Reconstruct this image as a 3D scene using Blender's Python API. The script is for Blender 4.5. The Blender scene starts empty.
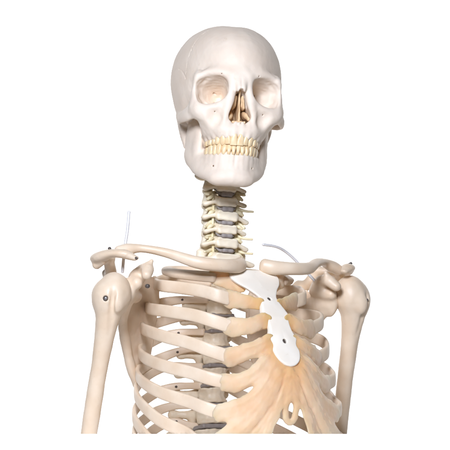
import bpy, bmesh, math, random
import numpy as np
random.seed(7)
C = bpy.context.scene.collection
sin, cos, rad = math.sin, math.cos, math.radians

# ------------------------------------------------------------------ camera geometry
S = 0.00133          # metres per photo pixel (450 px wide) in the plane of the spine
D = 3.0              # camera distance; the camera stands level with the cut through the bust
TH = rad(31.0)       # the chest is turned this much to the viewer's right
def P(px, py, Y):    # a photo point at depth Y -> world
    k = S * (D + Y) / D
    return (( px - 225.0) * k, Y, (434.0 - py) * k)
def B(u, v, z):      # chest frame (u lateral, v forward, z up) -> world, any unit
    return (u * cos(TH) + v * sin(TH), u * sin(TH) - v * cos(TH), z)
def Bz(u, v, py):    # chest frame point whose height is read in photo rows
    X, Y, _ = B(u, v, 0)
    return (X, Y, (434.0 - py) * S * (D + Y) / D)

# ------------------------------------------------------------------ signed distance toolkit (mm)
def V(*a): return np.array(a, float)
class Prim:
    def __init__(s, f, lo, hi): s.f, s.lo, s.hi = f, np.array(lo, float), np.array(hi, float)
def rotm(rx=0, ry=0, rz=0):
    rx, ry, rz = rad(rx), rad(ry), rad(rz)
    X = np.array([[1,0,0],[0,cos(rx),-sin(rx)],[0,sin(rx),cos(rx)]])
    Yv = np.array([[cos(ry),0,sin(ry)],[0,1,0],[-sin(ry),0,cos(ry)]])
    Z = np.array([[cos(rz),-sin(rz),0],[sin(rz),cos(rz),0],[0,0,1]])
    return Z @ Yv @ X
def loc3(x, y, z, c, R):
    x, y, z = x - c[0], y - c[1], z - c[2]
    if R is None: return x, y, z
    return (R[0,0]*x + R[1,0]*y + R[2,0]*z, R[0,1]*x + R[1,1]*y + R[2,1]*z, R[0,2]*x + R[1,2]*y + R[2,2]*z)
def ell(c, r, R=None):
    m = max(r)
    def f(x, y, z):
        x, y, z = loc3(x, y, z, c, R)
        k0 = np.sqrt((x/r[0])**2 + (y/r[1])**2 + (z/r[2])**2) + 1e-6
        k1 = np.sqrt((x/r[0]**2)**2 + (y/r[1]**2)**2 + (z/r[2]**2)**2) + 1e-6
        return k0*(k0-1)/k1
    e = V(*r) if R is None else V(m,m,m)
    return Prim(f, V(*c)-e, V(*c)+e)
def box(c, hs, r, R=None):
    def f(x, y, z):
        x, y, z = loc3(x, y, z, c, R)
        qx, qy, qz = abs(x)-hs[0]+r, abs(y)-hs[1]+r, abs(z)-hs[2]+r
        return np.sqrt(np.maximum(qx,0)**2+np.maximum(qy,0)**2+np.maximum(qz,0)**2)+np.minimum(np.maximum(np.maximum(qx,qy),qz),0)-r
    m = math.sqrt(sum(a*a for a in hs))
    e = V(*hs) if R is None else V(m,m,m)
    return Prim(f, V(*c)-e, V(*c)+e)
def catmull(pts, n):
    p = np.array(pts, float); p = np.vstack([2*p[0]-p[1], p, 2*p[-1]-p[-2]]); out = []
    for i in range(1, len(p)-2):
        for t in np.arange(n)/n:
            a, b, c, d = p[i-1:i+3]
            out.append(0.5*(2*b+(c-a)*t+(2*a-5*b+4*c-d)*t*t+(3*b-a-3*c+d)*t**3))
    out.append(p[-2]); return np.array(out)
def tube(pts, r, n=4, sq=None):
    """tapering tube through points; sq=(axis, factor) makes it thinner along the axis"""
    if np.isscalar(r): r = [r]*len(pts)
    q = np.hstack([np.array(pts, float), np.array(r, float)[:,None]])
    if len(pts) > 2 and n > 1: q = catmull(q, n)
    R = np.eye(3); fac = 1.0
    if sq:
        a = V(*sq[0]); a /= np.linalg.norm(a); fac = sq[1]
        R = np.eye(3) + (fac-1)*np.outer(a, a)
    pp = q[:,:3] @ R.T; rr = q[:,3]
    def f(x, y, z):
        if sq: x, y, z = (R[0,0]*x+R[0,1]*y+R[0,2]*z, R[1,0]*x+R[1,1]*y+R[1,2]*z, R[2,0]*x+R[2,1]*y+R[2,2]*z)
        d = None
        for i in range(len(pp)-1):
            a = pp[i]; b = pp[i+1]-a; L = b@b + 1e-9
            ax, ay, az = x-a[0], y-a[1], z-a[2]
            t = np.clip((ax*b[0]+ay*b[1]+az*b[2])/L, 0, 1)
            e = np.sqrt((ax-t*b[0])**2+(ay-t*b[1])**2+(az-t*b[2])**2) - (rr[i]+t*(rr[i+1]-rr[i]))
            d = e if d is None else np.minimum(d, e)
        return d/(fac**0.5) if sq else d
    m = rr.max()
    return Prim(f, q[:,:3].min(0)-m, q[:,:3].max(0)+m)
def polyd(a, b, poly):
    """signed distance to a 2D polygon"""
    d = None; ins = None
    n = len(poly)
    for i in range(n):
        p, q = poly[i], poly[(i+1) % n]
        ex, ey = q[0]-p[0], q[1]-p[1]
        wx, wy = a-p[0], b-p[1]
        t = np.clip((wx*ex+wy*ey)/(ex*ex+ey*ey+1e-9), 0, 1)
        e = (wx-ex*t)**2 + (wy-ey*t)**2
        d = e if d is None else np.minimum(d, e)
        c = ((p[1] <= b) != (q[1] <= b)) & (a < p[0]+(b-p[1])*ex/(ey if abs(ey) > 1e-9 else 1e-9))
        ins = c if ins is None else ins ^ c
    d = np.sqrt(d)
    return np.where(ins, -d, d)
class Field:
    def __init__(s, lo, hi, h, sym=False, pad=24):
        s.pad = pad; s.h, s.sym = h, sym
        s.ax = [np.arange(l + (h/2 if (sym and i == 0) else 0), u, h, dtype=np.float32) for i, (l, u) in enumerate(zip(lo, hi))]
        s.D = np.full([len(a) for a in s.ax], 50.0, np.float32)
    def region(s, p, m):
        sl = tuple(slice(max(0, int(np.searchsorted(a, p.lo[i]-m))), int(np.searchsorted(a, p.hi[i]+m))) for i, a in enumerate(s.ax))
        x = s.ax[0][sl[0]][:,None,None]; y = s.ax[1][sl[1]][None,:,None]; z = s.ax[2][sl[2]][None,None,:]
        return sl, x, y, z
    def add(s, p, k=0.0):
        sl, x, y, z = s.region(p, max(k+3*s.h, s.pad))
        d = s.D[sl]
        if d.size == 0: return s
        e = p.f(x, y, z)
        if k > 0:
            hh = np.maximum(k-abs(d-e), 0)/k
            s.D[sl] = np.minimum(d, e)-hh*hh*k*0.25
        else: s.D[sl] = np.minimum(d, e)
        return s
    def sub(s, p, k=0.0):
        sl, x, y, z = s.region(p, k+3*s.h)
        d = s.D[sl]
        if d.size == 0: return s
        e = -p.f(x, y, z)
        if k > 0:
            hh = np.maximum(k-abs(d-e), 0)/k
            s.D[sl] = np.maximum(d, e)+hh*hh*k*0.25
        else: s.D[sl] = np.maximum(d, e)
        return s
    def rough(s, amp, wl, seed=1, n=14):
        rg = np.random.RandomState(seed)
        near = np.nonzero(abs(s.D) < 4*s.h+amp)
        p = np.stack([s.ax[i][near[i]] for i in range(3)], 1)
        v = 0
        for _ in range(n):
            d = rg.normal(size=3); d /= np.linalg.norm(d)
            v = v + np.sin(p@d*(2*math.pi/(wl*rg.uniform(0.6,1.8)))+rg.uniform(0,6.28))
        s.D[near] += (amp*v/math.sqrt(n)).astype(np.float32)
        return s
    def mesh(s, smooth=1):
        Dm = s.D; lo = np.array([a[0] for a in s.ax], float)
        if s.sym:
            lo[0] = -s.ax[0][-1]; Dm = np.concatenate([Dm[::-1], Dm], 0)
        Dm = Dm.copy()
        for a in range(3):
            i = [slice(None)]*3
            for e in (0, -1):
                i[a] = e; Dm[tuple(i)] = np.maximum(Dm[tuple(i)], 0.5)
        sgn = Dm < 0
        n = [d-1 for d in Dm.shape]
        cnt = np.zeros(n, np.int8)
        off = [(i,j,k) for i in (0,1) for j in (0,1) for k in (0,1)]
        for o in off: cnt += sgn[o[0]:o[0]+n[0], o[1]:o[1]+n[1], o[2]:o[2]+n[2]]
        act = (cnt > 0) & (cnt < 8)
        ii = np.argwhere(act); idx = np.full(n, -1, np.int64); idx[act] = np.arange(len(ii))
        acc = np.zeros((len(ii),3)); w = np.zeros(len(ii))
        g = lambda o: Dm[ii[:,0]+o[0], ii[:,1]+o[1], ii[:,2]+o[2]]
        vals = {o: g(o) for o in off}
        for a in off:
            for ax in range(3):
                if a[ax]: continue
                b = list(a); b[ax] = 1; b = tuple(b)
                da, db = vals[a], vals[b]; m = (da < 0) != (db < 0)
                t = np.where(m, da/np.where(m, da-db, 1), 0)
                p = np.array(a, float)[None,:].repeat(len(ii),0); p[:,ax] = t
                acc += p*m[:,None]; w += m
        verts = lo + s.h*(ii + acc/w[:,None])
        faces = []
        for ax in range(3):
            o1, o2 = (ax+1)%3, (ax+2)%3
            sl0 = [slice(1,-1)]*3; sl0[ax] = slice(0,-1); sl1 = list(sl0); sl1[ax] = slice(1,None)
            A, Bq = sgn[tuple(sl0)], sgn[tuple(sl1)]
            q = np.argwhere(A != Bq); inside = A[tuple(q.T)]
            base = q + 1; base[:,ax] -= 1
            def cell(d1, d2):
                c = base.copy(); c[:,o1] += d1; c[:,o2] += d2
                return idx[c[:,0], c[:,1], c[:,2]]
            quad = np.stack([cell(-1,-1), cell(0,-1), cell(0,0), cell(-1,0)], 1)
            quad[~inside] = quad[~inside][:,::-1]
            faces.append(quad)
        faces = np.vstack(faces)
        e = np.vstack([faces[:,[i,(i+1)%4]] for i in range(4)])
        deg = np.bincount(e.ravel(), minlength=len(verts)).astype(float)[:,None]
        for it in range(smooth*2):       # light smoothing without shrinking
            acc = np.stack([np.bincount(e[:,0], verts[e[:,1],c], len(verts))+np.bincount(e[:,1], verts[e[:,0],c], len(verts)) for c in range(3)], 1)
            verts = verts + (0.5 if it % 2 == 0 else -0.52)*(acc/deg-verts)
        return verts, faces

# ------------------------------------------------------------------ objects
def link(name, me, mat, parent):
    me.materials.append(mat)
    o = bpy.data.objects.new(name, me); C.objects.link(o)
    if parent: o.parent = parent
    return o
def raw_mesh(name, v, f, smooth=True):
    me = bpy.data.meshes.new(name)
    v = np.ascontiguousarray(v, np.float32); f = np.ascontiguousarray(f, np.int32)
    k = f.shape[1]
    me.vertices.add(len(v)); me.vertices.foreach_set('co', v.ravel())
    me.loops.add(f.size); me.loops.foreach_set('vertex_index', f.ravel())
    me.polygons.add(len(f)); me.polygons.foreach_set('loop_start', np.arange(0, f.size, k, dtype=np.int32))
    me.polygons.foreach_set('loop_total', np.full(len(f), k, np.int32))
    me.polygons.foreach_set('use_smooth', np.full(len(f), smooth))
    me.update(); me.validate()
    return me
def cut_below(me, z=0.0):
    co = np.empty(len(me.vertices)*3, np.float32); me.vertices.foreach_get('co', co)
    if co.reshape(-1,3)[:,2].min() >= z: return
    bm = bmesh.new(); bm.from_mesh(me)
    r = bmesh.ops.bisect_plane(bm, geom=bm.verts[:]+bm.edges[:]+bm.faces[:], plane_co=(0,0,z), plane_no=(0,0,1), clear_inner=True)
    ed = [e for e in r['geom_cut'] if isinstance(e, bmesh.types.BMEdge)]
    if ed:
        fr = bmesh.ops.holes_fill(bm, edges=ed, sides=0)
        for fc in fr['faces']: fc.smooth = False
    bm.to_mesh(me); bm.free()
def field_obj(name, F, xf, mat, parent, cut=True, flip=False, smooth=1):
    v, f = F.mesh(smooth)
    v = xf(v)
    if flip: f = f[:,::-1]
    me = raw_mesh(name, v, f)
    if cut: cut_below(me)
    return link(name, me, mat, parent)
def sweep(pts, prof, n=6, seg=14, ups=None, ex=2.0, close=True):
    """sweep a super-ellipse (half width a along 'side', half height b along 'up') along a curve; prof: list of (a,b); metres"""
    pr = np.array(prof, float)
    arr = np.hstack([np.array(pts, float), pr] + ([np.array(ups, float)] if ups is not None else []))
    q = catmull(arr, n) if n > 1 else arr
    p = q[:,:3]; t = np.gradient(p, axis=0); t /= np.linalg.norm(t, axis=1)[:,None]
    rings = []
    a = np.arange(seg)/seg*2*math.pi
    ca, sa = np.cos(a), np.sin(a)
    ca, sa = np.sign(ca)*abs(ca)**(2/ex), np.sign(sa)*abs(sa)**(2/ex)
    prev = None
    for i in range(len(p)):
        if ups is not None: up = q[i,5:8]
        else: up = prev if prev is not None else (V(0,0,1) if abs(t[i][2]) < 0.9 else V(0,1,0))
        up = up - t[i]*(up@t[i]); up /= np.linalg.norm(up); prev = up
        sd = np.cross(t[i], up)
        rings.append(p[i] + sd*(q[i,3]*ca)[:,None] + up*(q[i,4]*sa)[:,None])
    if close:   # rounded ends
        def endcap(ring, c, dirv, r):
            out = []
            for k in (0.35, 0.7, 0.9): out.append(c+(ring-c)*math.sqrt(1-k*k)+dirv*r*k)
            return out
        e0 = endcap(rings[0], p[0], -t[0], min(q[0,3:5])*0.8); e1 = endcap(rings[-1], p[-1], t[-1], min(q[-1,3:5])*0.8)
        rings = e0[::-1] + rings + e1
    m = len(rings); v = np.vstack(rings)
    f = []
    for i in range(m-1):
        for j in range(seg):
            k = (j+1) % seg
            f.append((i*seg+j, i*seg+k, (i+1)*seg+k, (i+1)*seg+j))
    return v, f, m, seg
def sweep_mesh(name, *a, **k):
    v, f, m, seg = sweep(*a, **k)
    me = bpy.data.meshes.new(name)
    f = f + [tuple(range(seg))[::-1], tuple(range((m-1)*seg, m*seg))]
    me.from_pydata([tuple(x) for x in v], [], f)
    bm = bmesh.new(); bm.from_mesh(me); bmesh.ops.recalc_face_normals(bm, faces=bm.faces); bm.to_mesh(me); bm.free()
    for pl in me.polygons: pl.use_smooth = True
    me.update()
    cut_below(me)
    return me
def sweep_obj(name, mat, parent, *a, **k): return link(name, sweep_mesh(name, *a, **k), mat, parent)

# ------------------------------------------------------------------ materials
def mat(name): 
    m = bpy.data.materials.new(name); m.use_nodes = True
    nt = m.node_tree; b = nt.nodes['Principled BSDF']
    return m, nt, b
def noise_col(nt, b, c1, c2, scale, detail=6, lo=0.35, hi=0.7, bump=0.0, bscale=None, bdist=0.0006):
    tc = nt.nodes.new('ShaderNodeTexCoord')
    n = nt.nodes.new('ShaderNodeTexNoise'); n.inputs['Scale'].default_value = scale; n.inputs['Detail'].default_value = detail
    nt.links.new(tc.outputs['Object'], n.inputs['Vector'])
    r = nt.nodes.new('ShaderNodeValToRGB')
    r.color_ramp.elements[0].position = lo; r.color_ramp.elements[0].color = (*c1, 1)
    r.color_ramp.elements[1].position = hi; r.color_ramp.elements[1].color = (*c2, 1)
    nt.links.new(n.outputs['Fac'], r.inputs['Fac'])
    nt.links.new(r.outputs['Color'], b.inputs['Base Color'])
    if bump:
        n2 = nt.nodes.new('ShaderNodeTexNoise'); n2.inputs['Scale'].default_value = bscale or scale*3; n2.inputs['Detail'].default_value = 8
        nt.links.new(tc.outputs['Object'], n2.inputs['Vector'])
        bp = nt.nodes.new('ShaderNodeBump'); bp.inputs['Strength'].default_value = bump; bp.inputs['Distance'].default_value = bdist
        nt.links.new(n2.outputs['Fac'], bp.inputs['Height']); nt.links.new(bp.outputs['Normal'], b.inputs['Normal'])
    return tc, n, r
def bone_mat(name, c1, c2, scale=30, rough=0.42, bump=0.35, bs=150, sss=0.12, worn=True):
    m, nt, b = mat(name)
    tc, n, r = noise_col(nt, b, c1, c2, scale, bump=bump, bscale=bs)
    if worn:      # scattered brownish stains and specks in the plastic
        n3 = nt.nodes.new('ShaderNodeTexNoise'); n3.inputs['Scale'].default_value = scale*5; n3.inputs['Detail'].default_value = 10; n3.inputs['Roughness'].default_value = 0.7
        nt.links.new(tc.outputs['Object'], n3.inputs['Vector'])
        mr = nt.nodes.new('ShaderNodeMapRange'); mr.inputs['From Min'].default_value = 0.60; mr.inputs['From Max'].default_value = 0.78; mr.inputs['To Max'].default_value = 0.45
        nt.links.new(n3.outputs['Fac'], mr.inputs['Value'])
        mx = nt.nodes.new('ShaderNodeMix'); mx.data_type = 'RGBA'; nt.links.new(mr.outputs[0], mx.inputs['Factor'])
        nt.links.new(r.outputs['Color'], mx.inputs[6]); mx.inputs[7].default_value = (c1[0]*0.72, c1[1]*0.62, c1[2]*0.48, 1)
        nt.links.new(mx.outputs[2], b.inputs['Base Color'])
        rr = nt.nodes.new('ShaderNodeMapRange'); rr.inputs['To Min'].default_value = rough-0.08; rr.inputs['To Max'].default_value = rough+0.14
        nt.links.new(n.outputs['Fac'], rr.inputs['Value']); nt.links.new(rr.outputs[0], b.inputs['Roughness'])
    else: b.inputs['Roughness'].default_value = rough
    b.inputs['Subsurface Weight'].default_value = sss
    b.inputs['Subsurface Radius'].default_value = (1.0, 0.6, 0.35); b.inputs['Subsurface Scale'].default_value = 0.004
    return m
M = {}
M['skull'] = bone_mat('skull_bone', (0.76,0.62,0.485), (0.81,0.69,0.56), 22, rough=0.58)
M['bone'] = bone_mat('ivory_bone', (0.73,0.555,0.385), (0.80,0.65,0.485), 35)
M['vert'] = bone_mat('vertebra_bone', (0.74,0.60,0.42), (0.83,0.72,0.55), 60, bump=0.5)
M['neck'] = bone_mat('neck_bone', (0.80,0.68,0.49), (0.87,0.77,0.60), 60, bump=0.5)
M['stern'] = bone_mat('sternum_bone', (0.91,0.805,0.665), (0.94,0.855,0.73), 30, bump=0.2, sss=0.05)
M['tooth'] = bone_mat('tooth_enamel', (0.79,0.56,0.31), (0.88,0.69,0.42), 120, rough=0.3, bump=0.15)
M['tan'] = bone_mat('nasal_bounce_tan', (0.72,0.48,0.26), (0.80,0.58,0.35), 90, rough=0.5)  # warm light bouncing inside the nose, painted into the base colour
M['disc'] = bone_mat('disc_rubber', (0.27,0.232,0.212), (0.34,0.30,0.275), 120, rough=0.6, sss=0, worn=False)
M['nerve'] = bone_mat('nerve_plastic', (0.78,0.66,0.40), (0.84,0.75,0.52), 90, rough=0.4)
M['dark'] = bone_mat('dark_metal', (0.06,0.045,0.035), (0.11,0.085,0.07), 200, rough=0.45, sss=0, worn=False)
m, nt, b = mat('screw_steel'); noise_col(nt, b, (0.30,0.28,0.27), (0.42,0.40,0.38), 300); b.inputs['Roughness'].default_value = 0.4; b.inputs['Metallic'].default_value = 0.7; M['steel'] = m
m, nt, b = mat('rod_metal'); noise_col(nt, b, (0.76,0.73,0.71), (0.84,0.82,0.80), 90); b.inputs['Roughness'].default_value = 0.3; b.inputs['Metallic'].default_value = 0.15; M['rod'] = m
m, nt, b = mat('clear_cord'); noise_col(nt, b, (0.70,0.68,0.65), (0.8,0.78,0.75), 90); b.inputs['Roughness'].default_value = 0.2; b.inputs['Transmission Weight'].default_value = 0.35; M['cord'] = m
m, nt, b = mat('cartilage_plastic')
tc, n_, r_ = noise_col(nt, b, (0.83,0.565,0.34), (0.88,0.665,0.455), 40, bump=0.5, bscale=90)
# edge glow put into the colour: stronger orange along the edge of the breastbone
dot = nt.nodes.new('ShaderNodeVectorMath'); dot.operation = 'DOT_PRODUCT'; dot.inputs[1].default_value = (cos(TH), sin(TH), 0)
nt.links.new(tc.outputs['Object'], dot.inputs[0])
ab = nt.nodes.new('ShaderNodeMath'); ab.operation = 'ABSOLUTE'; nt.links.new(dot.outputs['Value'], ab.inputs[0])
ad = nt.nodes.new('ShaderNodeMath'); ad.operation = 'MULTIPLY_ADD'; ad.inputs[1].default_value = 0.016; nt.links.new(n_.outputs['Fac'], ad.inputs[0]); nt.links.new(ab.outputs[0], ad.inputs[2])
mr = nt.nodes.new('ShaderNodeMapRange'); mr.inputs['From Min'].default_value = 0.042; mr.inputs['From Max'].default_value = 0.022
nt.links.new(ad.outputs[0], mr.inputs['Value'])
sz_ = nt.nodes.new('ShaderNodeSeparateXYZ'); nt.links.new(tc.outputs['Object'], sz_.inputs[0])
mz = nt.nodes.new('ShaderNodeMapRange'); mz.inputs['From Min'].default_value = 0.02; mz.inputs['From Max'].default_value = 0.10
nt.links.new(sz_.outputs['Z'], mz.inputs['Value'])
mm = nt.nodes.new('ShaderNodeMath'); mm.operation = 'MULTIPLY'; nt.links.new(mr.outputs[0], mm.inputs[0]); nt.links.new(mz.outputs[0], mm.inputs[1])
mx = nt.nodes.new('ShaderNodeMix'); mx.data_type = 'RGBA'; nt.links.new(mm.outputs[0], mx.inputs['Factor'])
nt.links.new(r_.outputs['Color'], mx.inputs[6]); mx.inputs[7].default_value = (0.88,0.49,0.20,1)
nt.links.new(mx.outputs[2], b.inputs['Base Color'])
b.inputs['Roughness'].default_value = 0.5; b.inputs['Subsurface Weight'].default_value = 0.6
b.inputs['Subsurface Radius'].default_value = (1.0, 0.6, 0.3); b.inputs['Subsurface Scale'].default_value = 0.015
b.inputs['Transmission Weight'].default_value = 0.20; b.inputs['IOR'].default_value = 1.25; M['cart'] = m
m, nt, b = mat('white_sweep'); noise_col(nt, b, (0.90,0.90,0.90), (0.92,0.92,0.92), 3); b.inputs['Roughness'].default_value = 0.9; M['sweep'] = m
m, nt, b = mat('plinth_white'); noise_col(nt, b, (0.95,0.95,0.95), (0.97,0.97,0.97), 3); b.inputs['Roughness'].default_value = 0.9; M['plinth'] = m

# ------------------------------------------------------------------ the model
root = bpy.data.objects.new('anatomical_skeleton', None); C.objects.link(root)
root['label'] = 'ivory plastic anatomical skeleton bust with skull, ribcage and upper arms'; root['category'] = 'skeleton model'

# ================================================================== SKULL
SK_YAW, SK_PITCH, SK_ROLL = 10.0, 5.0, 2.6
SK_SCALE = V(0.985, 1.0, 1.06)
SK_O = V(*P(226.8, 121.0, 0.005))*1000
RSK = rotm(0, SK_ROLL, 0) @ rotm(0, 0, SK_YAW) @ rotm(-SK_PITCH, 0, 0)
def skull_xf(v):
    v = np.array(v, float)
    v[...,0] -= 0.085*np.clip(-v[...,2]-15, 0, 100)      # the lower face swings slightly to one side
    v = v*SK_SCALE
    v = np.stack([v[...,0], -v[...,1], v[...,2]], -1)
    return (v @ RSK.T + SK_O)/1000
def build_cranium():
    F = Field((0,-112,-62), (84,118,132), 0.8, sym=True)
    # braincase
    F.add(ell((0,-12,50), (67,88,66)))
    F.add(ell((0,32,48), (54,64,58)), 24)
    F.add(ell((32,-28,59), (37,52,47)), 24)
    F.add(ell((21,-4,57), (44,68,55)), 18)
    F.add(ell((30,0,20), (36,56,34)), 20)
    F.add(ell((0,-22,0), (50,66,28)), 16)
    F.add(ell((0,36,0), (32,36,26)), 10)
    F.add(tube([(10,14,-12),(19,-6,-20),(20,-22,-16)], [12,13,11]), 8)
    # mastoid process
    F.add(tube([(54,-14,2),(53,-12,-14),(50,-9,-32)], [12,10,6]), 6)
    # brow
    F.add(tube([(3,91.5,32),(14,91,36.5),(28,87.5,41),(43,80.5,40.5),(54,74,34)], [4.2,4.0,3.6,3.6,4.2]), 12)
    F.add(ell((0,90,34), (13,8,12)), 10)
    # lateral orbital rim and cheekbone
    F.add(tube([(54,76,36),(56.5,71,22),(56,71,8),(53,74,-4)], [4.4,4.2,5.6,7.5], sq=((1,0.2,0),1.15)), 5)
    F.add(tube([(55,71,-2),(47,79,-9),(36,82,-15)], [8.5,9,8]), 7)
    F.add(tube([(52,78,-1),(42,85,-4),(29,89,-2),(18,93,7)], [5,4.5,4.5,4.5]), 5)
    # side wall of the orbit
    F.add(tube([(53,70,30),(47,56,28),(42,44,24)], [4,7,9]), 6)
    F.add(tube([(52,70,40),(47,56,38),(42,44,34)], [5,8,9]), 6)
    F.add(tube([(54,68,18),(48,56,16),(42,44,14)], [4,7,9]), 6)
    F.add(tube([(53,68,6),(46,56,4),(40,44,4)], [4,6,9]), 6)
    # nasal bridge and frontal process of the maxilla
    F.add(tube([(10,93,34),(11,95,20),(14,95,4),(18.5,91,-14),(19,90,-28)], [5.5,5.5,5.6,6,7]), 6)
    F.add(tube([(2,95,30),(2.2,98,26),(2.0,101.5,20),(2.0,102.5,18.5)], [6,5.6,5,4]), 5)
    # maxilla
    F.add(ell((23,70,-15), (24,24,22)), 8)
    F.add(tube([(0,93,-32),(12,92,-32),(22,85,-32),(29,73,-31),(33,58,-30),(34,46,-28)], [8.6,8.6,8.4,8,7.8,7.4]), 7)
    F.add(tube([(0,88,-38),(11,87,-38),(20,81,-38),(27,70,-37),(30,58,-36),(31,44,-34)], [5,5,5,5,5,5]), 3)
    F.add(tube([(33,48,-26),(32,40,-38)], [8,7]), 4)
    F.add(tube([(47,74,-10),(41,69,-18),(35,65,-29)], [7,6,5]), 7)
    F.add(tube([(16,94,-6),(20,92.5,-22),(20.5,90,-38)], [3.2,3.6,3.4]), 5)
    for x, y in ((5,99),(13.5,97),(27.5,83),(31.5,74),(34.5,63)):
        F.add(tube([(x*0.96,y-2,-22),(x,y-1,-39)], [2.0,3.2]), 4)
    F.add(tube([(0,97,-24),(0,100,-23)], [2.8,1.2]), 3)
    # hollow behind the cheekbone
    F.sub(ell((70,44,2), (12.5,20,20)), 8)
    F.sub(ell((46,40,-18), (11,20,15)), 5)
    # zygomatic arch
    F.add(tube([(55,70,-5),(62,60,-8),(67,44,-8),(68,26,-6),(64,8,-2),(57,-4,2)], [9,8,7.2,6.6,6.6,6.5], sq=((1,0.15,0),1.9)), 5)
    F.add(tube([(56,71,9),(59,60,3),(63,48,-3)], [6,5.5,5], sq=((1,0.3,0),1.6)), 6)
    F.add(tube([(60,4,0),(62,-16,6),(58,-40,10)], [3.5,3,2]), 6)
    # pterygoid plates
    F.add(tube([(16,42,-6),(20,38,-22),(22,36,-36)], [14,12,8], sq=((1,0.3,0),1.6)), 4)
    # canine fossa
    F.sub(ell((33,94,-17), (8,7,8)), 8)
    # orbits: rounded squares tapering back and inwards
    ax = V(-0.36,-0.93,-0.02); ax /= np.linalg.norm(ax)
    O = V(35.8,83,18.5); roll = rad(-9)
    sx = np.cross(V(0,0,1), ax)
    if sx[0] < 0: sx = -sx
    sx /= np.linalg.norm(sx)
    sz = np.cross(ax, sx); sz = sz if sz[2] > 0 else -sz
    sx, sz = sx*cos(roll)+sz*sin(roll), sz*cos(roll)-sx*sin(roll)
    def orb(x, y, z):
        x, y, z = x-O[0], y-O[1], z-O[2]
        t = x*ax[0]+y*ax[1]+z*ax[2]; a = x*sx[0]+y*sx[1]+z*sx[2]; b = x*sz[0]+y*sz[1]+z*sz[2]
        g = np.clip(1-np.maximum(t,0)/49.0, 0.03, 1)**0.72
        w, hh = 21.6*g, 16.3*g
        e = 3.2
        q = ((abs(a)/w)**e + (abs(b)/hh)**e)**(1/e)
        return np.maximum((q-1)*np.minimum(w, hh)*0.85, t-47)
    F.sub(Prim(orb, O-V(36,48,26), O+V(30,32,26)), 2.2)
    F.sub(tube([(38,66,4),(30,52,6),(23,44,12)], [1.6,2.0,1.8], n=1), 1.0)
    F.sub(tube([(20,44,18),(28,47,25)], [1.8,1.3], n=1), 1.0)
    # pear-shaped nasal opening with septum and conchae
    def pear(x, y, z):
        a, b = abs(x), z
        p0, p1, r0, r1 = (0.6,16.0), (7.4,-13.8), 2.2, 7.2
        ex, ey = p1[0]-p0[0], p1[1]-p0[1]; L = ex*ex+ey*ey
        t = np.clip(((a-p0[0])*ex+(b-p0[1])*ey)/L, 0, 1)
        d = np.sqrt((a-p0[0]-ex*t)**2+(b-p0[1]-ey*t)**2)-(r0+t**0.75*(r1-r0))
        return np.maximum(d, 58-y)
    F.sub(Prim(pear, (-18,56,-26), (18,120,20)), 1.4)
    # small foramina
    for p, q, r in (((25,99,37.5),(25,86,38.5),0.6), ((33,99,-10),(31,76,-7),1.0)):
        F.sub(tube([p, q], r, n=1), 0.8)
    # sutures: fine wandering grooves in the vault
    def hit(d, c=V(0,-5,45)):
        d = d/np.linalg.norm(d); t = np.arange(30, 130, 0.4); p = c + d*t[:,None]
        ix = [np.clip(np.round((abs(p[:,i]) if i == 0 else p[:,i])-F.ax[i][0])/1.0, 0, None) for i in range(3)]
        ix = [np.clip(((abs(p[:,i]) if i == 0 else p[:,i])-F.ax[i][0])/F.h+0.5, 0, len(F.ax[i])-1).astype(int) for i in range(3)]
        v = F.D[ix[0], ix[1], ix[2]]; k = np.nonzero(v < 0)[0]
        return p[k[-1]] if len(k) else p[0]
    rg = np.random.RandomState(5)
    def suture(a, b, c, n, wob):
        pts = []
        for i in range(n):
            t = i/(n-1); d = (1-t)**2*V(*a)+2*t*(1-t)*V(*b)+t*t*V(*c)
            d = d/np.linalg.norm(d); e = np.cross(d, V(*c)-V(*a)); e /= np.linalg.norm(e)+1e-6
            pts.append(tuple(hit(d + e*wob*((-1)**i)*rg.uniform(0.3,1.0))))
        F.sub(tube(pts, 0.42, n=1), 0.5)
    suture((0.02,0.45,1), (0.75,0.55,0.75), (0.95,0.62,-0.05), 64, 0.014)
    suture((0.95,0.62,-0.05), (1,0.2,0.45), (1,-0.35,0.0), 46, 0.008)
    F.rough(0.28, 34, 3); F.rough(0.10, 9, 5)
    return F
skull = field_obj('skull', build_cranium(), skull_xf, M['skull'], root, cut=False, smooth=9)
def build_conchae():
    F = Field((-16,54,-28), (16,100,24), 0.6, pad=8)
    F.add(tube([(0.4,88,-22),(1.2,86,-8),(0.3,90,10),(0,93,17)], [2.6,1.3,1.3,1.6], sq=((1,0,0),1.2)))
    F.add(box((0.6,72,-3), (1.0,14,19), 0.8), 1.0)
    F.add(box((0,60,-2),(11,2,17),1.5)); F.add(box((0,76,-20.5),(9,17,1.6),1.2))  # back wall and floor plates, added to carry the painted bounce tone
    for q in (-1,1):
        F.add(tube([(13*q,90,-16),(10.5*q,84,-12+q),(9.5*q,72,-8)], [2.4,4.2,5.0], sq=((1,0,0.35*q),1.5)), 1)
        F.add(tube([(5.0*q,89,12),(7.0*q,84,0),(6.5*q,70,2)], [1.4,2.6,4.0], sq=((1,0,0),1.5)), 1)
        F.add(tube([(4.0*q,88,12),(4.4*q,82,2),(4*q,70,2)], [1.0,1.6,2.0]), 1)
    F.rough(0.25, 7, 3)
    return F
field_obj('nasal_concha', build_conchae(), skull_xf, M['tan'], skull, cut=False)
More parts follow.
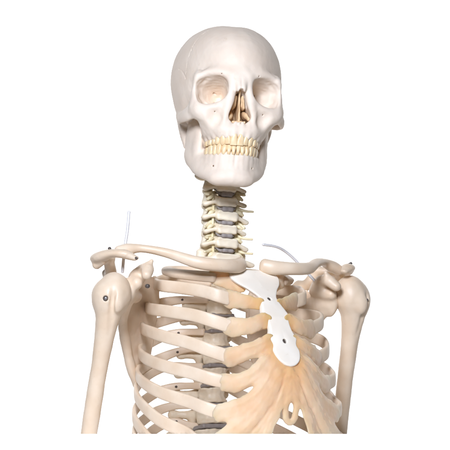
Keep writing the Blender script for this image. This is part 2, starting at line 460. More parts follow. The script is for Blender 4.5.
def build_mandible():
    F = Field((0,-16,-116), (70,106,8), 0.8, sym=True)
    F.add(tube([(0,87,-91),(14,85,-91),(28,75,-88),(39,57,-80),(46,36,-68),(50,16,-52)], [8.4,8.4,8.2,8,7.8,8], sq=((0,0,1),0.9)))
    F.add(tube([(0,88,-70),(12,87,-70),(22,80,-70),(29,69,-68),(34,56,-66),(38,42,-62),(43,30,-54)], [6.6,6.6,6.6,6.8,7,6.8,6.0]), 10)
    F.add(tube([(0,88,-80),(13,86,-80),(26,75,-78),(36,58,-74),(42,38,-64)], [6.5,6.5,6.5,6.5,6.5]), 6)
    F.add(tube([(41,40,-64),(42.5,40,-46)], [6,6.5]), 4)
    F.add(tube([(0,86,-62),(9,85,-62),(19,78,-61),(25,68,-59),(30,56,-57),(35,42,-55),(42,36,-50)], [5.2]*7), 3)
    # chin
    F.add(ell((0,89,-92), (13,7,7)), 12)
    F.add(ell((17,84,-94), (10,7,5)), 12)
    # ramus
    sq = ((1,0.12,0), 3.4)
    F.add(tube([(50,21,-50),(51.5,19,-38),(52,18,-26)], [18,17,14.5], sq=sq), 7)
    F.add(tube([(44,42,-56),(44,41,-40),(45.5,38,-24),(47,33,-8)], [7,8,8,4.5], sq=((1,0.35,0),2.0)), 7)
    F.add(tube([(51,8,-36),(52,7,-18),(52,8,-9)], [9,6.5,5], sq=((1,0.12,0),1.7)), 5)
    F.add(ell((51,9,-8), (10,5.2,5)), 4)
    for x, y in ((3.5,95.5),(10,94.4),(16.5,91.2),(22.5,86),(27.5,78),(31.5,70)):
        F.add(tube([(x,y-3,-80),(x,y-1.8,-66)], [1.4,2.4]), 6)
    F.sub(tube([(28,90,-80),(25,76,-78)], 0.7, n=1), 0.8)
    F.rough(0.25, 26, 9); F.rough(0.10, 8, 4)
    return F
JAW = V(0,0,4.2)
def jaw_xf(v): return skull_xf(np.asarray(v, float)*V(0.97,1,1)+JAW)
mandible = field_obj('mandible', build_mandible(), jaw_xf, M['skull'], skull, cut=False)

# teeth
def tooth_mesh(w, d, hgt, kind):
    """crown from neck (z=0) to the biting edge (z=hgt), plus a stub of root below; mm"""
    rings = []
    prof = {'incisor': [(-5,.66,.80),(-1.5,.72,.95),(0,.76,1),(2,.86,.95),(5,.98,.66),(hgt-1.0,1,.36),(hgt,.90,.22)],
            'canine':  [(-5,.70,.85),(-1.5,.74,.95),(0,.78,1),(2.5,.94,1),(5,1,.8),(hgt-2.2,.84,.55),(hgt-.6,.40,.3),(hgt,.16,.14)],
            'premolar':[(-5,.72,.80),(-1.5,.76,.9),(0,.80,.95),(2,.96,1),(hgt-2.5,1,1),(hgt-.8,.82,.84),(hgt,.5,.6),(hgt-.8,.18,.2)],
            'molar':   [(-5,.80,.85),(-1.5,.84,.9),(0,.88,.95),(2,.98,1),(hgt-2.2,1,1),(hgt-.7,.88,.88),(hgt,.66,.7),(hgt-.9,.25,.3)]}[kind]
    n = 18
    ex = 2.4 if kind in ('incisor','canine') else 3.2
    for z, a, b in prof:
        t = np.arange(n)/n*2*math.pi
        c, s_ = np.cos(t), np.sin(t)
        c, s_ = np.sign(c)*abs(c)**(2/ex), np.sign(s_)*abs(s_)**(2/ex)
        lean = 0.10*max(0, z) if kind == 'incisor' else 0
        rings.append(np.stack([c*a*w/2, s_*b*d/2-lean*0.3, np.full(n, z)], 1))
    v = np.vstack(rings); f = []
    m_ = len(rings)
    for i in range(m_-1):
        for j in range(n):
            k = (j+1) % n; f.append((i*n+j, i*n+k, (i+1)*n+k, (i+1)*n+j))
    f.append(tuple(range(n))[::-1]); f.append(tuple(range((m_-1)*n, m_*n)))
    return v, f
def arch_point(path, dist):
    p = np.array(path, float); p = catmull(p, 12)
    L = np.concatenate([[0], np.cumsum(np.linalg.norm(np.diff(p, axis=0), axis=1))])
    x = np.interp(dist, L, p[:,0]); y = np.interp(dist, L, p[:,1])
    x2 = np.interp(dist+0.5, L, p[:,0]); y2 = np.interp(dist+0.5, L, p[:,1])
    return x, y, math.atan2(y2-y, x2-x)
UP = [(0,100),(10.5,98.5),(20,93),(26.5,84),(31,73),(34.5,59),(36,40)]
LOW = [(0,96.8),(8,96),(16.5,92.4),(24,85.5),(30,75),(34.5,61),(38,40)]
upper = [('incisor',9.2,7.4,12),('incisor',7.6,6.8,10.8),('canine',9,8.6,11.6),('premolar',8,10,10),('premolar',7.8,10,9.6),('molar',11.5,12,9.0),('molar',10.8,12,8.4)]
lower = [('incisor',6.3,6.4,10.4),('incisor',6.9,6.6,10.6),('canine',8,8,11.6),('premolar',8.1,8.6,10.2),('premolar',8.3,9,9.6),('molar',12.2,11,9),('molar',11.6,11,8.6)]
random.seed(3)
for rows, path, zneck, sgn, par in ((upper, UP, -38.5, -1, skull), (lower, LOW, -61.0, 1, mandible)):
    for side in (1, -1):
        dist = 0
        for kind, w, d, hgt in rows:
            x, y, a = arch_point(path, dist+w/2); dist += w*0.99
            v, f = tooth_mesh(w*1.05, d, hgt*1.02+random.uniform(-.3,.3), kind)
            jit = rotm(random.uniform(-2,2), random.uniform(-2.5,2.5), random.uniform(-4,4))
            v = v @ jit.T
            if sgn < 0: v = v*V(1,1,-1)
            ca, sa = cos(a), sin(a)
            inset = d*0.28
            # local x along the arch, local -y outward
            X = x + v[:,0]*ca - (-v[:,1])*(-sa)*-1*0 - v[:,1]*(-sa)*-1*0
            nx, ny = sa*-1, ca                      # outward normal of the arch (towards the front/outside)
            if ny < 0 and kind == 'incisor': nx, ny = -nx, -ny
            if nx*x < 0 and abs(x) > 3: nx, ny = -nx, -ny
            X = x - nx*inset + v[:,0]*ca + v[:,1]*nx*-1
            Yv = y - ny*inset + v[:,0]*sa + v[:,1]*ny*-1
            Z = zneck + v[:,2] + (0.0 if sgn < 0 else 0.0)
            w3 = (skull_xf if sgn < 0 else jaw_xf)(np.stack([X*side, Yv, Z], 1))
            me = bpy.data.meshes.new('tooth'); me.from_pydata([tuple(q) for q in w3], [], f)
            bm = bmesh.new(); bm.from_mesh(me); bmesh.ops.recalc_face_normals(bm, faces=bm.faces); bm.to_mesh(me); bm.free()
            for pl in me.polygons: pl.use_smooth = True
            link('tooth', me, M['tooth'], par)

#@@REST@@
# ================================================================== SPINE
def UV(px, v):       # lateral chest coordinate seen at column px for a given forward distance v
    k = S/D*(px-225.0)
    return (k*(D - v*cos(TH)) - v*sin(TH)) / (cos(TH) - k*sin(TH))
def chest_xf(side=1, dz=0.0, shift=(0,0)):
    def f(v):
        v = np.asarray(v, float)
        u, w, z = v[:,0]*side+shift[0], v[:,1]+shift[1], v[:,2]+dz
        return np.stack([u*cos(TH)+w*sin(TH), u*sin(TH)-w*cos(TH), z], 1)/1000
    return f
def local_xf(v):     # vertebra frame: x lateral, y forward -> object frame with the front towards -Y
    v = np.asarray(v, float); return np.stack([v[:,0], -v[:,1], v[:,2]], 1)/1000
def cervical():
    F = Field((0,-58,-26), (40,18,22), 0.7, sym=True, pad=8)
    F.add(box((0,0,0), (12.4,9.4,6.5), 3.2))
    F.sub(tube([(0,11.5,0),(13,10,0)], 3.0, n=1), 3)
    F.add(tube([(10.5,2,4),(11.5,-5,7.5)], [2.6,2.2], n=1), 3)
    F.add(tube([(9,-7,1),(15,-13,0)], [4,4], n=1), 3)
    F.add(tube([(16.5,-14,8),(17,-17,-8)], [6.2,6.2], n=1, sq=((0,0.5,1),1.1)), 3)
    F.add(tube([(10,3,0),(18,1,-2),(24,-2,-4)], [3.4,2.6,3.4]), 2.5)
    F.add(tube([(16,-11,-1),(24,-6,-4)], [3.4,3.2], n=1), 2.5)
    F.sub(tube([(16.5,-4.5,-12),(16.5,-4.5,12)], 2.6, n=1), 1)
    F.sub(tube([(20,-2.5,-0.5),(28,-4,-1.5)], 1.8, n=1), 1)
    F.add(tube([(15,-18,0),(8,-26,0),(0,-29,-2)], [4,3.8,4.2], sq=((0,1,0),1.4)), 3)
    F.add(tube([(0,-29,-2),(0,-40,-7),(2.5,-48,-10)], [4.2,3.2,3.4]), 3)
    F.rough(0.4, 17, 3); F.rough(0.15, 7, 8)
    return F
def thoracic():
    F = Field((0,-66,-40), (46,20,22), 0.9, sym=True, pad=10)
    F.add(ell((0,-1,0), (19,16,30)))
    F.sub(box((0,0,26), (30,30,16), 0.5)); F.sub(box((0,0,-26), (30,30,16), 0.5))
    F.sub(tube([(0,19.5,0),(16,13,0),(21,0,0)], 5.5), 5)
    F.add(ell((0,0,8.3), (18,14.5,2.2)), 2); F.add(ell((0,0,-8.3), (18.5,15,2.2)), 2)
    F.add(tube([(11,-10,4),(15,-20,4)], [5,5.5], n=1), 3)
    F.add(tube([(15,-20,6),(15,-23,-10)], [6,5], n=1), 3)
    F.add(tube([(15,-21,4),(28,-29,6),(37,-34,7)], [6,5,6.5]), 4)
    F.add(tube([(14,-22,0),(7,-29,-2),(0,-31,-4)], [5,4.5,4.5]), 4)
    F.add(tube([(0,-31,-4),(0,-46,-18),(0,-56,-30)], [5,3.6,3.4]), 4)
    F.rough(0.3, 12, 3); F.rough(0.12, 5, 8)
    return F
def disc_field(w, d, h, wing):
    F = Field((0,-26,-14), (32,22,16), 0.7, sym=True, pad=6)
    F.add(box((0,0,0), (w,d,h), h*0.9))
    if wing: F.add(tube([(w-2,1.5,0),(w+2,0,1.5),(w+4.5,-3,5),(w+6,-7,7)], [h*.8,h*0.65,1.7,1.7]), 2)
    F.rough(0.15, 7, 5)
    return F
def placed(me, name, m, pos, yaw, pitch=0, roll=0, scale=(1,1,1), parent=None):
    if not me.materials: me.materials.append(m)
    o = bpy.data.objects.new(name, me); C.objects.link(o); o.parent = parent or root
    o.location = pos; o.rotation_euler = (rad(pitch), rad(roll), rad(yaw)); o.scale = scale
    return o
def fmesh(name, F, xf):
    v, f = F.mesh(); return raw_mesh(name, xf(v), f)
cme, tme = fmesh('cervical_vertebra', cervical(), local_xf), fmesh('thoracic_vertebra', thoracic(), local_xf)
cdm, tdm = fmesh('disc', disc_field(8.4,9.0,3.1,True), local_xf), fmesh('disc', disc_field(18.6,14.6,2.6,False), local_xf)
# column, row, depth of every vertebral body; discs lie midway
cerv = [(225.5,187.0,-.012,18),(225.5,201.8,-.010,19),(226.0,216.4,-.008,20),(225.5,229.6,-.006,22),(225.5,243.5,-.003,24),(226.0,259.2,.0,27)]
thor = [(225.5,275.2,.004),(222.5,291.5,.009),(219.5,308,.014),(218,324,.019),(217,340,.022),(216.5,357,.024),(215,376,.025),(213,396,.025),(211,416.5,.023),(209.5,438,.020),(208,460,.016)]
for i, (px, py, Y, yw) in enumerate(cerv):
    sc_ = (1.10,1.14,1.20,1.14,1.24,1.60)[i]
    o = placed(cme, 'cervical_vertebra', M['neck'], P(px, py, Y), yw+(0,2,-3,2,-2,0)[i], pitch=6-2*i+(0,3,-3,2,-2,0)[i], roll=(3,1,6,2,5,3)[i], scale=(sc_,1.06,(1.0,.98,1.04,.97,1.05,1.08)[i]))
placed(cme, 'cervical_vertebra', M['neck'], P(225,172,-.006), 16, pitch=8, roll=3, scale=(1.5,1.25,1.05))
for i, (px, py, Y) in enumerate(thor):
    if py > 450: continue
    sc_ = 0.86+0.022*i
    p = P(px, py, Y)
    if p[2] > 0.04:
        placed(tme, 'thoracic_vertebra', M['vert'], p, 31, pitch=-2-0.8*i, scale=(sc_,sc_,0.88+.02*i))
    else:
        from mathutils import Matrix, Euler
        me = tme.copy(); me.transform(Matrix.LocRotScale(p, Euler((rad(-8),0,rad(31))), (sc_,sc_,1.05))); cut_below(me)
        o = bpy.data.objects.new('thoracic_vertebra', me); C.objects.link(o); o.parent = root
dc = [(225.5,194.3,-.012,18),(226.3,209.6,-.010,19),(225.6,223.3,-.008,20),(225.2,236.3,-.006,22),(226,251.4,-.002,25)]
for i, (px, py, Y, yw) in enumerate(dc):
    placed(cdm, 'disc', M['disc'], P(px, py, Y), yw, pitch=6-2*i, roll=3, scale=(1,1,(1.15,1.1,0.9,0.95,0.85)[i]))
placed(tdm, 'disc', M['disc'], P(226,267.4,.002), 29, pitch=-2, scale=(.75,.75,1))
for i in range(len(thor)-1):
    a, b = thor[i], thor[i+1]
    py = (a[1]+b[1])/2
    if py > 432: continue
    placed(tdm, 'disc', M['disc'], P((a[0]+b[0])/2, py, (a[2]+b[2])/2), 31, pitch=-2-0.8*i, scale=(0.88+.022*i,0.88+.022*i,0.8+0.04*i))
# spinal nerve stubs leaving the neck on both sides
def neck_pt(i, u, v, dz=0):
    px, py, Y, yw = dc[i]; x, y, z = P(px, py, Y); a = rad(yw)
    return (x+(u*cos(a)+v*sin(a))/1000, y+(u*sin(a)-v*cos(a))/1000, z+dz/1000)
for i in range(5):
    for s_ in (-1, 1):
        L = (24,37,25,38,38)[i] if s_ > 0 else (24,28,30,26,32)[i]
        d1 = (2,1,-3,0,1)[i]
        sweep_obj('nerve_root', M['nerve'], root, [neck_pt(i, s_*9, -11, 3), neck_pt(i, s_*18, -7, 2), neck_pt(i, s_*27, -2, d1-2), neck_pt(i, s_*L, 2, d1-3)],
                  [(.0022,.0022),(.0026,.0026),(.0019,.0019),(.0016,.0016)], n=4, seg=10)
    for s_ in (-1, 1):   # yellowish ganglion at the foramen
        sweep_obj('nerve_root', M['nerve'], root, [neck_pt(i, s_*15, -6, -2), neck_pt(i, s_*20, -3, -4), neck_pt(i, s_*24, -2, -7)], [(.002,.002),(.0034,.003),(.002,.002)], n=4, seg=10)
sweep_obj('spinal_cord', M['nerve'], root, [neck_pt(i, 0, -15, (22,0,0,0,-14)[i]) for i in range(5)], [(.0062,.0050)]*5, n=4, seg=12, ups=[(0,1,0)]*5)
# vertebral arteries: a cord running through the side processes
for s_ in (-1, 1):
    sweep_obj('vertebral_artery', M['nerve'], root, [neck_pt(i, s_*16.5, -4.5, 0) for i in range(5)], [(.0019,.0019)]*5, n=4, seg=8)

# ================================================================== RIBS
# photo rows read along each rib: the part in front (column -> row) and the part behind
front_rows = {2:([156,165,190,229],[287,286,288,299]), 3:([147,165,190,231],[309,311,313.5,327]), 4:([142,150,165,190,229],[329,332,336,343.5,357]),
    5:([137,150,165,190,230],[356,361,365.5,373.5,383.5]), 6:([135,150,165,190,221],[379,387,394,403.5,413]), 7:([134,140,150,165,180,206],[400,404,412,423,432,447]),
    8:([132,137,145,160,200],[421,427,435,448,475]), 9:([132,137,145,200],[440,448,458,500])}
back_rows = {2:([156,165,185],[284,277,277]), 3:([146,150,165,185],[308,307,301.5,299]), 4:([141,150,165,185],[328,325.5,321,314.5]),
    5:([137,150,165,185],[353,343,334.5,330]), 6:([135,150,165,185],[373,364,355.5,347]), 7:([134,142,159,183],[394,379,367,364]),
    8:([132,145,160,182],[414,400,389,383.5]), 9:([132,145,160,180],[433,419,408,402]), 10:([133,145,160,178],[452,438,425,414])}
left_X = {2:-.092,3:-.104,4:-.111,5:-.1145,6:-.118,7:-.120,8:-.1225,9:-.1225,10:-.121}
front_uv = {2:(-.051,.094),3:(-.060,.1165),4:(-.0665,.121),5:(-.075,.130),6:(-.086,.134),7:(-.100,.128),8:(-.112,.115),9:(-.12,.10),10:(-.125,.08)}
heads = {n: ((thor[n-2][0]+thor[n-1][0])/2, (thor[n-2][1]+thor[n-1][1])/2, (thor[n-2][2]+thor[n-1][2])/2) for n in range(2, 11)}
def px_of(u, v):
    X, Y, _ = B(u, v, 0); return 225 + X/(S*(D+Y)/D)
rib_end = {}
def rib_points(n):
    f = left_X[n]/-.119; g = 0.45+0.55*f
    fu, fv = front_uv[n]; vf = fv/.13
    hx, hpy, hY = heads[n]
    # centre of the spine at this level in chest coordinates
    hX = (hx-225)*S*(D+hY)/D
    su, sv = hX*cos(TH)+hY*sin(TH), hX*sin(TH)-hY*cos(TH)
    st = [(-.016+su*0, sv-.008,'h'), (-.028, sv-.022,'h'), (-.042, sv-.034,'b'), (-.062*g, -.060*g+sv*.35,'b'), (-.086*f, -.062*g,'b'), (-.107*f, -.046*g,'b'),
          (-.1215*f, -.020*f,'m'), (-.131*f, .018*f,'f'), (-.128*f, .055*vf,'f'), (-.112*f, .093*vf,'f'), ((fu-.112*f)/2-.004, .117*vf,'f'), (fu, fv,'f')]
    if n == 2: st[8:11] = [(-.116*f,.045,'f'), (-.098*f,.074,'f'), ((fu-.098*f)/2-.003,.090,'f')]
    out = []
    for u, v, w in st:
        px = px_of(u, v)
        if w == 'h': py = hpy
        elif w == 'b': py = np.interp(px, *back_rows[n])
        elif w == 'f': py = np.interp(px, *front_rows[n]) if n in front_rows else 470
        else: py = (np.interp(px, *back_rows[n]) + (np.interp(px, *front_rows[n]) if n in front_rows else 470))/2
        X, Y, Z = Bz(u, v, py)
        out.append((u, v, Z))
    # even out the heights so no kink is left
    z = np.array([p[2] for p in out]); zs = z.copy(); zs[1:-1] = 0.25*z[:-2]+0.5*z[1:-1]+0.25*z[2:]
    return [(u, v, zz) for (u, v, _), zz in zip(out, zs)]
def rib_obj(pts, side, prof, ups=None):
    w = [B(u*side, v, z) for u, v, z in pts]
    return sweep_obj('rib', M['bone'], root, w, prof, n=6, seg=24, ups=ups or [(0,0,1)]*len(w), ex=3.4)
prof = [(.0050,.0050),(.0042,.0046),(.0048,.0056),(.0042,.0066),(.0036,.0070),(.0032,.0073),(.0030,.0076),(.0029,.0079),(.0029,.0081),(.0029,.0083),(.0030,.0085),(.0032,.0089)]
for n in range(2, 11):
    pts = rib_points(n); rib_end[n] = pts[-1]
    for side in (1, -1):
        rib_obj(pts, side, prof)
# first rib: short, broad and nearly flat
p1 = [(-.016,-.014,272),(-.040,-.026,270),(-.066,-.028,269.5),(-.083,-.010,271),(-.084,.018,273.5),(-.072,.042,275.5),(-.053,.060,277)]
r1 = [(u, v, Bz(u, v, py)[2]) for u, v, py in p1]
pr1 = [(.0042,.0045),(.0045,.005),(.006,.005),(.0075,.0045),(.0085,.0045),(.0085,.005),(.0080,.006)]
tilt = [(0,0,1)]*7
for side in (1, -1):
    ups = [tuple(np.array(B(-0.35*side, 0.45, 0))*k + V(0,0,1)) for k in (0,.2,.5,.8,1,1.1,1.1)]
    rib_obj(r1, side, pr1, ups=ups)
# little dark pins that fix the ribs to the side processes
for n in range(2, 11):
    if n == 9: continue
    u, v, z = rib_points(n)[2]
    for side in (1, -1):
        b = V(*B(u*side, v+.004, z)); d = V(*B(0.0, 1, 0.1))
        sweep_obj('screw', M['dark'], root, [b, b+d*.0022], [(.0016,.0016)]*2, n=1, seg=10)

# ================================================================== STERNUM AND CARTILAGE (chest frame, mm)
def vs(z):           # how far forward the breastbone lies at each height
    return np.interp(z, [0,60,91,116.5,150,172,190,215], [164,163,158,145,127,109,90,64])
def z_at(py, v): return (434-py)*S*(D-v/1000*cos(TH))/D*1000
half = [(0,270.5),(10,270),(24,268.5),(33,271),(37,277),(32,284),(22,290),(14.5,296),(13.2,300),(16,307),(19.6,315),(16.4,321),(16.6,330),(20.6,338),(17.4,345),(19.8,351),(16.6,359),(9,365),(0,367)]
def zrow(py):
    z = 150.0
    for _ in range(12): z = z_at(py, float(vs(z)))
    return z
outline = [(u, zrow(py)) for u, py in catmull([(a,b) for a,b in half], 4)]; outline = [(-3, outline[0][1])] + outline + [(-3, outline[-1][1])]
def plate(x, y, z):
    d = polyd(x + 0*z, z + 0*x, outline) + 0*y
    e = (abs(y-vs(z)+ (x/34.0)**2*4)-4.6)*0.72 + 0*x
    r = 2.2; a, b = d+r, e+r
    return np.sqrt(np.maximum(a,0)**2+np.maximum(b,0)**2)+np.minimum(np.maximum(a,b),0)-r
F = Field((0,50,70), (44,176,230), 0.7, sym=True)
F.add(Prim(plate, (-4,50,75), (40,172,225)))
holes = []
for py, uu in ((300.0, 0.0), (342.0, 0.0)):
    z = zrow(py); v0 = float(vs(z)); F.sub(tube([(0,v0-2.5,z-1),(0,v0+12,z+4)], 3.1, n=1), 0.8); holes.append((v0, z))
F.rough(0.25, 22, 2)
sternum = field_obj('sternum', F, chest_xf(1), M['stern'], root)
for v0, z in holes:
    d = V(*B(0,1,0.35)); d /= np.linalg.norm(d)
    b = V(*B(0, v0/1000-.003, z/1000-.001))
    sweep_obj('screw', M['dark'], sternum, [b, b+d*.0035], [(.0029,.0029)]*2, n=1, seg=14)
    sweep_obj('screw', M['steel'], sternum, [b+d*.003, b+d*.0046], [(.0012,.0012)]*2, n=1, seg=6)

# cartilage strips: from each rib end to the breastbone; (column, row, forward mm, half height mm)
def cpt(px, py, v): return (-UV(px, v/1000)*1000, v, z_at(py, v))
def rend(n): return (-rib_end[n][0]*1000, rib_end[n][1]*1000, rib_end[n][2]*1000)
strips = [
    ([(52,60,r1[-1][2]*1000+0.5), cpt(222,280,66), cpt(236,285,74), (24,80,zrow(287))], [10,11,10,8]),
    ([rend(2), cpt(243,302,103), (16,vs(zrow(304))-2,zrow(304))], [11.5,9.6,8]),
    ([rend(3), cpt(248,327,127), (19,vs(zrow(321))-2,zrow(321))], [12.5,11,10]),
    ([rend(4), cpt(246,353,136), cpt(259,347.5,142), (20,vs(zrow(341))-3,zrow(341))], [12.5,11.5,10,9]),
    ([rend(5), cpt(243,382,143), cpt(256,374,151), cpt(264,364,151), (15,vs(zrow(352))-5,zrow(352))], [12.5,11.5,10.5,9.5,8]),
    ([rend(6), cpt(236,410,144), cpt(251,402,152), cpt(264,387,158), cpt(273,369,156), (9,150,zrow(362))], [12.5,13,12,11,9,7]),
    ([rend(7), cpt(226,437,140), cpt(246,421,151), cpt(262,402,158), cpt(275,382,160), (4,152,zrow(366))], [11,12,13,12,10.5,8]),
    ([cpt(214,462,128), cpt(232,452,140), cpt(254,436,151), cpt(268,416,158), cpt(279,396,160)], [10,10,10.5,9.5,7]),
    ([cpt(252,462,148), cpt(262,440,156), cpt(271,418,160), cpt(281,394,162), (4,156,zrow(370))], [10,9.5,8.5,7,6]),
]
F = Field((0,45,-6), (122,184,226), 0.85, sym=True, pad=10)
for pts, r in strips:
    q = catmull(np.hstack([np.array(pts, float), np.array(r, float)[:,None]]), 11)
    # flattened front to back: thickness about 8 mm
    F.add(tube([tuple(p[:3]) for p in q], [p[3] for p in q], n=1, sq=((0.42,0.91,0), 3.4)), 6)
# middle: root of the xiphoid and its ring
F.add(tube([(0,151,zrow(362)), (0,160,z_at(376,160)), (0,163,z_at(396,163))], [11,10.5,9], n=1, sq=((0,1,0),2.2)), 6)
ring = []
for k in range(0, 13):
    a = k/12*math.pi; ring.append((8.3*sin(a)*(1 if k < 12 else 0), 164-2*(1-cos(a)), z_at(410.5-12.0*cos(a), 163)))
F.add(tube(ring, [4.0]*13, n=1, sq=((0,1,0),1.3)), 3)
# raised ridges running along the strips
for pts, r in strips[3:]:
    q = catmull(np.array(pts, float), 5)
    for off in (-0.45, 0.45):
        k = q + V(0,2.2,0); k[:,2] += off*np.interp(np.linspace(0,1,len(q)), np.linspace(0,1,len(r)), r)
        F.add(tube([tuple(p) for p in k[1:-2]], 1.1, n=1), 3.0)
F.rough(0.45, 16, 2); F.rough(0.15, 6, 6)
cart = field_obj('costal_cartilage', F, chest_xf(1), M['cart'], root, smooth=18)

sternum['label'] = 'flat white breastbone with two dark screw holes'; cart['label'] = 'translucent peach cartilage fanning out from the breastbone'
# ================================================================== CLAVICLES
clav = [(-.0185,.069,265),(-.030,.077,266),(-.055,.083,265.5),(-.085,.073,262.5),(-.115,.046,253),(-.140,.026,248.5),(-.158,.020,249.5),(-.170,.018,251)]
cz = [Bz(u, v, py)[2] for u, v, py in clav]
cp = [(.0088,.0098),(.0086,.0094),(.0074,.0084),(.0072,.0080),(.0066,.0062),(.0075,.0052),(.0085,.0078),(.0070,.0070)]
for side in (1, -1):   # u is negative in the table: side 1 is the viewer's left
    w = [B(u*side, v, z - ((0,0,0,.001,.004,.007,.010,.012)[i] if side < 0 else 0)) for i, ((u, v, _), z) in enumerate(zip(clav, cz))]
    sweep_obj('clavicle', M['bone'], root, w, cp, n=7, seg=18, ups=[(0,0,1)]*len(w), ex=2.2)

# ================================================================== SHOULDER BLADES (chest frame, mm, mirrored)
def scapula():
    F = Field((60,-86,52), (216,66,254), 0.9, pad=10)
    F.add(ell((157,16,183), (7,14,19)))
    F.add(tube([(157,14,183),(146,4,182),(132,-8,180)], [13,12,9]), 6)
    F.add(tube([(140,6,200),(137,22,211),(139,38,212),(146,48,203)], [9,8.5,8,6.5]), 6)
    F.add(tube([(141,14,201),(147,22,196),(150,30,194)], [10,9,7]), 6)
    F.add(tube([(139,36,214),(134,40,222)], [5,2.5]), 4)
    bl = [(78,208),(108,206),(138,202),(152,186),(147,146),(126,100),(104,62),(92,68),(78,120),(70,180)]
    def blade(x, y, z):
        d = polyd(x+0*z, z+0*x, bl) + 0*y
        e = (abs(y-(-58+.55*(x-75)+.18*(z-143)))-2.2)*0.85
        return np.maximum(d, e)
    F.add(Prim(blade, (68,-90,58), (154,20,230)), 2)
    F.add(tube([(152,8,172),(147,-14,148),(127,-36,102),(104,-56,66)], [8,6.5,6,5.5]), 5)
    F.add(tube([(78,-52,208),(72,-60,175),(80,-62,115),(102,-58,66)], [3.4,3,3.4,4]), 3)
    F.add(tube([(74,-62,182),(105,-60,190),(135,-56,200),(150,-50,212)], [4,5,6,7], sq=((0,0,1),1.2)), 5)
    F.add(tube([(84,-58,182),(112,-46,188),(140,-32,194)], [4,5,6]), 5)
    F.add(tube([(110,-56,192),(130,-42,194),(148,-42,206)], [4,5,6]), 6)
    def inv(px, py, Y):
        x, y, z = P(px, py, Y)
        return (-(x*cos(TH)+y*sin(TH))*1000, (x*sin(TH)-y*cos(TH))*1000, z*1000)
    F.add(tube([(148,-48,206),inv(111,272,-.050),inv(108,258,-.062)], [8,7.5,7.5]), 6)
    F.add(tube([inv(107,258,-.062),inv(99.5,258,-.082),inv(101,257,-.100),inv(111,253.5,-.112),inv(123,254,-.119),inv(135,258,-.121)], [9,11,11.5,10,9,5.5], sq=((0.15,0,1),1.7)), 5)
    F.add(tube([inv(97,265,-.09),inv(103,262,-.098)], [5.5,4], n=1), 5)
    F.rough(0.45, 26, 4); F.rough(0.10, 11, 2)
    return F
Fs = scapula()
scap = [field_obj('scapula', Fs, chest_xf(s_, dz), M['bone'], root, flip=(s_ < 0)) for s_, dz in ((-1,0),(1,-5))]
def humerus(side, dz):
    F = Field((150,-44,-8), (222,66,220), 0.9, pad=10)
    z0 = 181+dz
    F.add(ell((182,28,z0), (21.5,23,25.5)))
    F.add(ell((197,27,z0-7), (13,17,20)), 8)
    F.add(ell((188,46,z0-12), (9,8,14)), 6)
    F.add(tube([(186,28,z0-8),(188.5,24,z0-30),(190,16,z0-58),(192,2,z0-108),(194.5,-20,-6)], [22,16.5,12.6,11,11], n=14), 8)
    F.sub(tube([(196,52,z0+4),(194,44,z0-24),(192,34,z0-55)], [2.6,2.6,1.5]), 5)
    F.rough(0.3, 40, 5+side); F.rough(0.10, 11, 2)
    if side < 0:    # drilled hole with a recessed screw
        q = []
        for Yh in (-.175,-.1425):
            x, y, z = P(105.5, 298.5, Yh); q.append((-(x*cos(TH)+y*sin(TH))*1000, (x*sin(TH)-y*cos(TH))*1000, z*1000))
        F.sub(tube(q, 3.6, n=1), 0.8)
    return F
hum = []
for s_, dz in ((-1,0),(1,9)):
    hum.append(field_obj('humerus', humerus(s_, dz), chest_xf(s_), M['bone'], root, flip=(s_ < 0), smooth=10))

# screws and pins on the shoulders
def pin(p, d, r, L, m, par):
    p, d = V(*p), V(*d); d /= np.linalg.norm(d)
    sweep_obj('screw', m, par, [p, p+d*L], [(r,r)]*2, n=1, seg=14)
pin(P(105.5,298.5,-.1385), (0.02,-1,0), .0033, .0030, M['dark'], hum[0])
pin(P(105.8,298.3,-.1400), (0.05,-1,0), .0020, .0035, M['steel'], hum[0])
pin(P(110,249.5,-.110), (-0.5,-0.2,1), .0022, .0018, M['dark'], scap[0])
pin(P(136,258,-.126), (0.5,-0.8,-.3), .0017, .0014, M['dark'], scap[0])
pin(P(147,286,-.128), (0.3,-1,-.1), .0028, .0042, M['dark'], scap[0])
pin(P(348,265,.095), (1,-0.3,0.5), .0020, .005, M['dark'], scap[1])
pin(P(365,300,.06), (1,-0.5,0), .0018, .0035, M['dark'], hum[1])
# suspension rods passing through the shoulder blades
sweep_obj('suspension_rod', M['rod'], root, [P(129,212,-.085), P(127.5,230,-.085), P(124.5,250,-.085), P(122.5,272,-.085)], [(.0021,.0021)]*4, n=5, seg=12)
sweep_obj('suspension_rod', M['rod'], root, [P(263,244.5,.0), P(277,247,.012), P(288,253.5,.025), P(300,265,.035), P(314,280,.045)], [(.0020,.0020)]*5, n=5, seg=12)

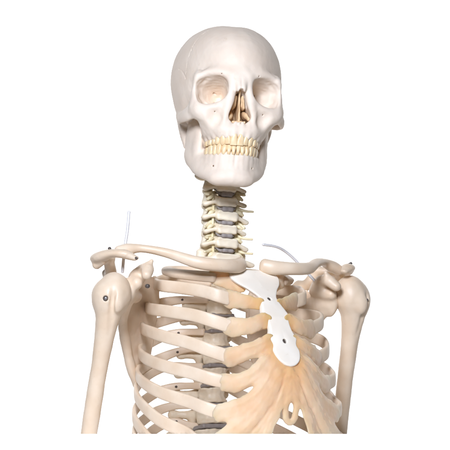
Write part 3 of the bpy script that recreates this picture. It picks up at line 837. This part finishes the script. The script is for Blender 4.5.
#@@END@@
# ================================================================== SETTING
def build_sweep():
    pr = [(-4.5,-1.1),(1.2,-1.1)]
    for i in range(1, 13):
        a = i/12*math.pi/2; pr.append((1.2+0.8*sin(a), -1.1+0.8*(1-cos(a))))
    pr.append((2.0,4.0))
    v = []; f = []
    for x in (-4,4): v += [(x,y,z) for y, z in pr]
    n = len(pr)
    for i in range(n-1): f.append((i, n+i, n+i+1, i+1))
    me = bpy.data.meshes.new('backdrop'); me.from_pydata(v, [], f)
    for p in me.polygons: p.use_smooth = True
    o = link('backdrop', me, M['sweep'], None); o['kind'] = 'structure'; o['label'] = 'seamless white studio backdrop'
build_sweep()
bm = bmesh.new()
bmesh.ops.create_cube(bm, size=1.0)
for v_ in bm.verts: v_.co = (v_.co.x*0.78, v_.co.y*0.62-0.02, -0.0008-0.55+v_.co.z*1.1)
bmesh.ops.bevel(bm, geom=bm.edges[:], offset=0.002, segments=3, affect='EDGES')
me = bpy.data.meshes.new('display_plinth'); bm.to_mesh(me); bm.free()
o = link('display_plinth', me, M['plinth'], None); o['label'] = 'plain white plinth carrying the skeleton bust'; o['category'] = 'plinth'

def area(name, loc, target, size, energy, col=(1,1,1)):
    l = bpy.data.lights.new(name, 'AREA'); l.shape = 'RECTANGLE'; l.size, l.size_y = size; l.energy = energy; l.color = col
    o = bpy.data.objects.new(name, l); C.objects.link(o); o.location = loc
    from mathutils import Vector
    o.rotation_euler = (Vector(target)-Vector(loc)).to_track_quat('-Z', 'Y').to_euler()
    return o
area('key_softbox', (-0.22,-1.60,0.80), (0.0,0,0.32), (0.4,0.4), 41, (0.80,0.87,1.03))
area('backdrop_light_a', (-1.3,0.6,0.9), (-1.0,2.0,0.75), (0.8,0.8), 50, (1,0.98,0.97))
area('backdrop_light_b', (1.3,0.6,0.9), (1.0,2.0,0.75), (0.8,0.8), 50, (1,0.98,0.97))
w = bpy.data.worlds.new('World'); bpy.context.scene.world = w; w.use_nodes = True
bg = w.node_tree.nodes['Background']; bg.inputs['Color'].default_value = (1,0.86,0.72,1); bg.inputs['Strength'].default_value = 0.03

cam = bpy.data.cameras.new('camera'); co = bpy.data.objects.new('camera', cam); C.objects.link(co)
co.location = (0,-D,0); co.rotation_euler = (math.pi/2,0,0)
cam.sensor_width = 36; cam.lens = 36*D/(450*S); cam.shift_y = (434-225)/450.0; cam.clip_end = 100
sc = bpy.context.scene; sc.camera = co
sc.view_settings.view_transform = 'Standard'; sc.view_settings.look = 'None'
sc.view_settings.exposure = 0; sc.view_settings.gamma = 1
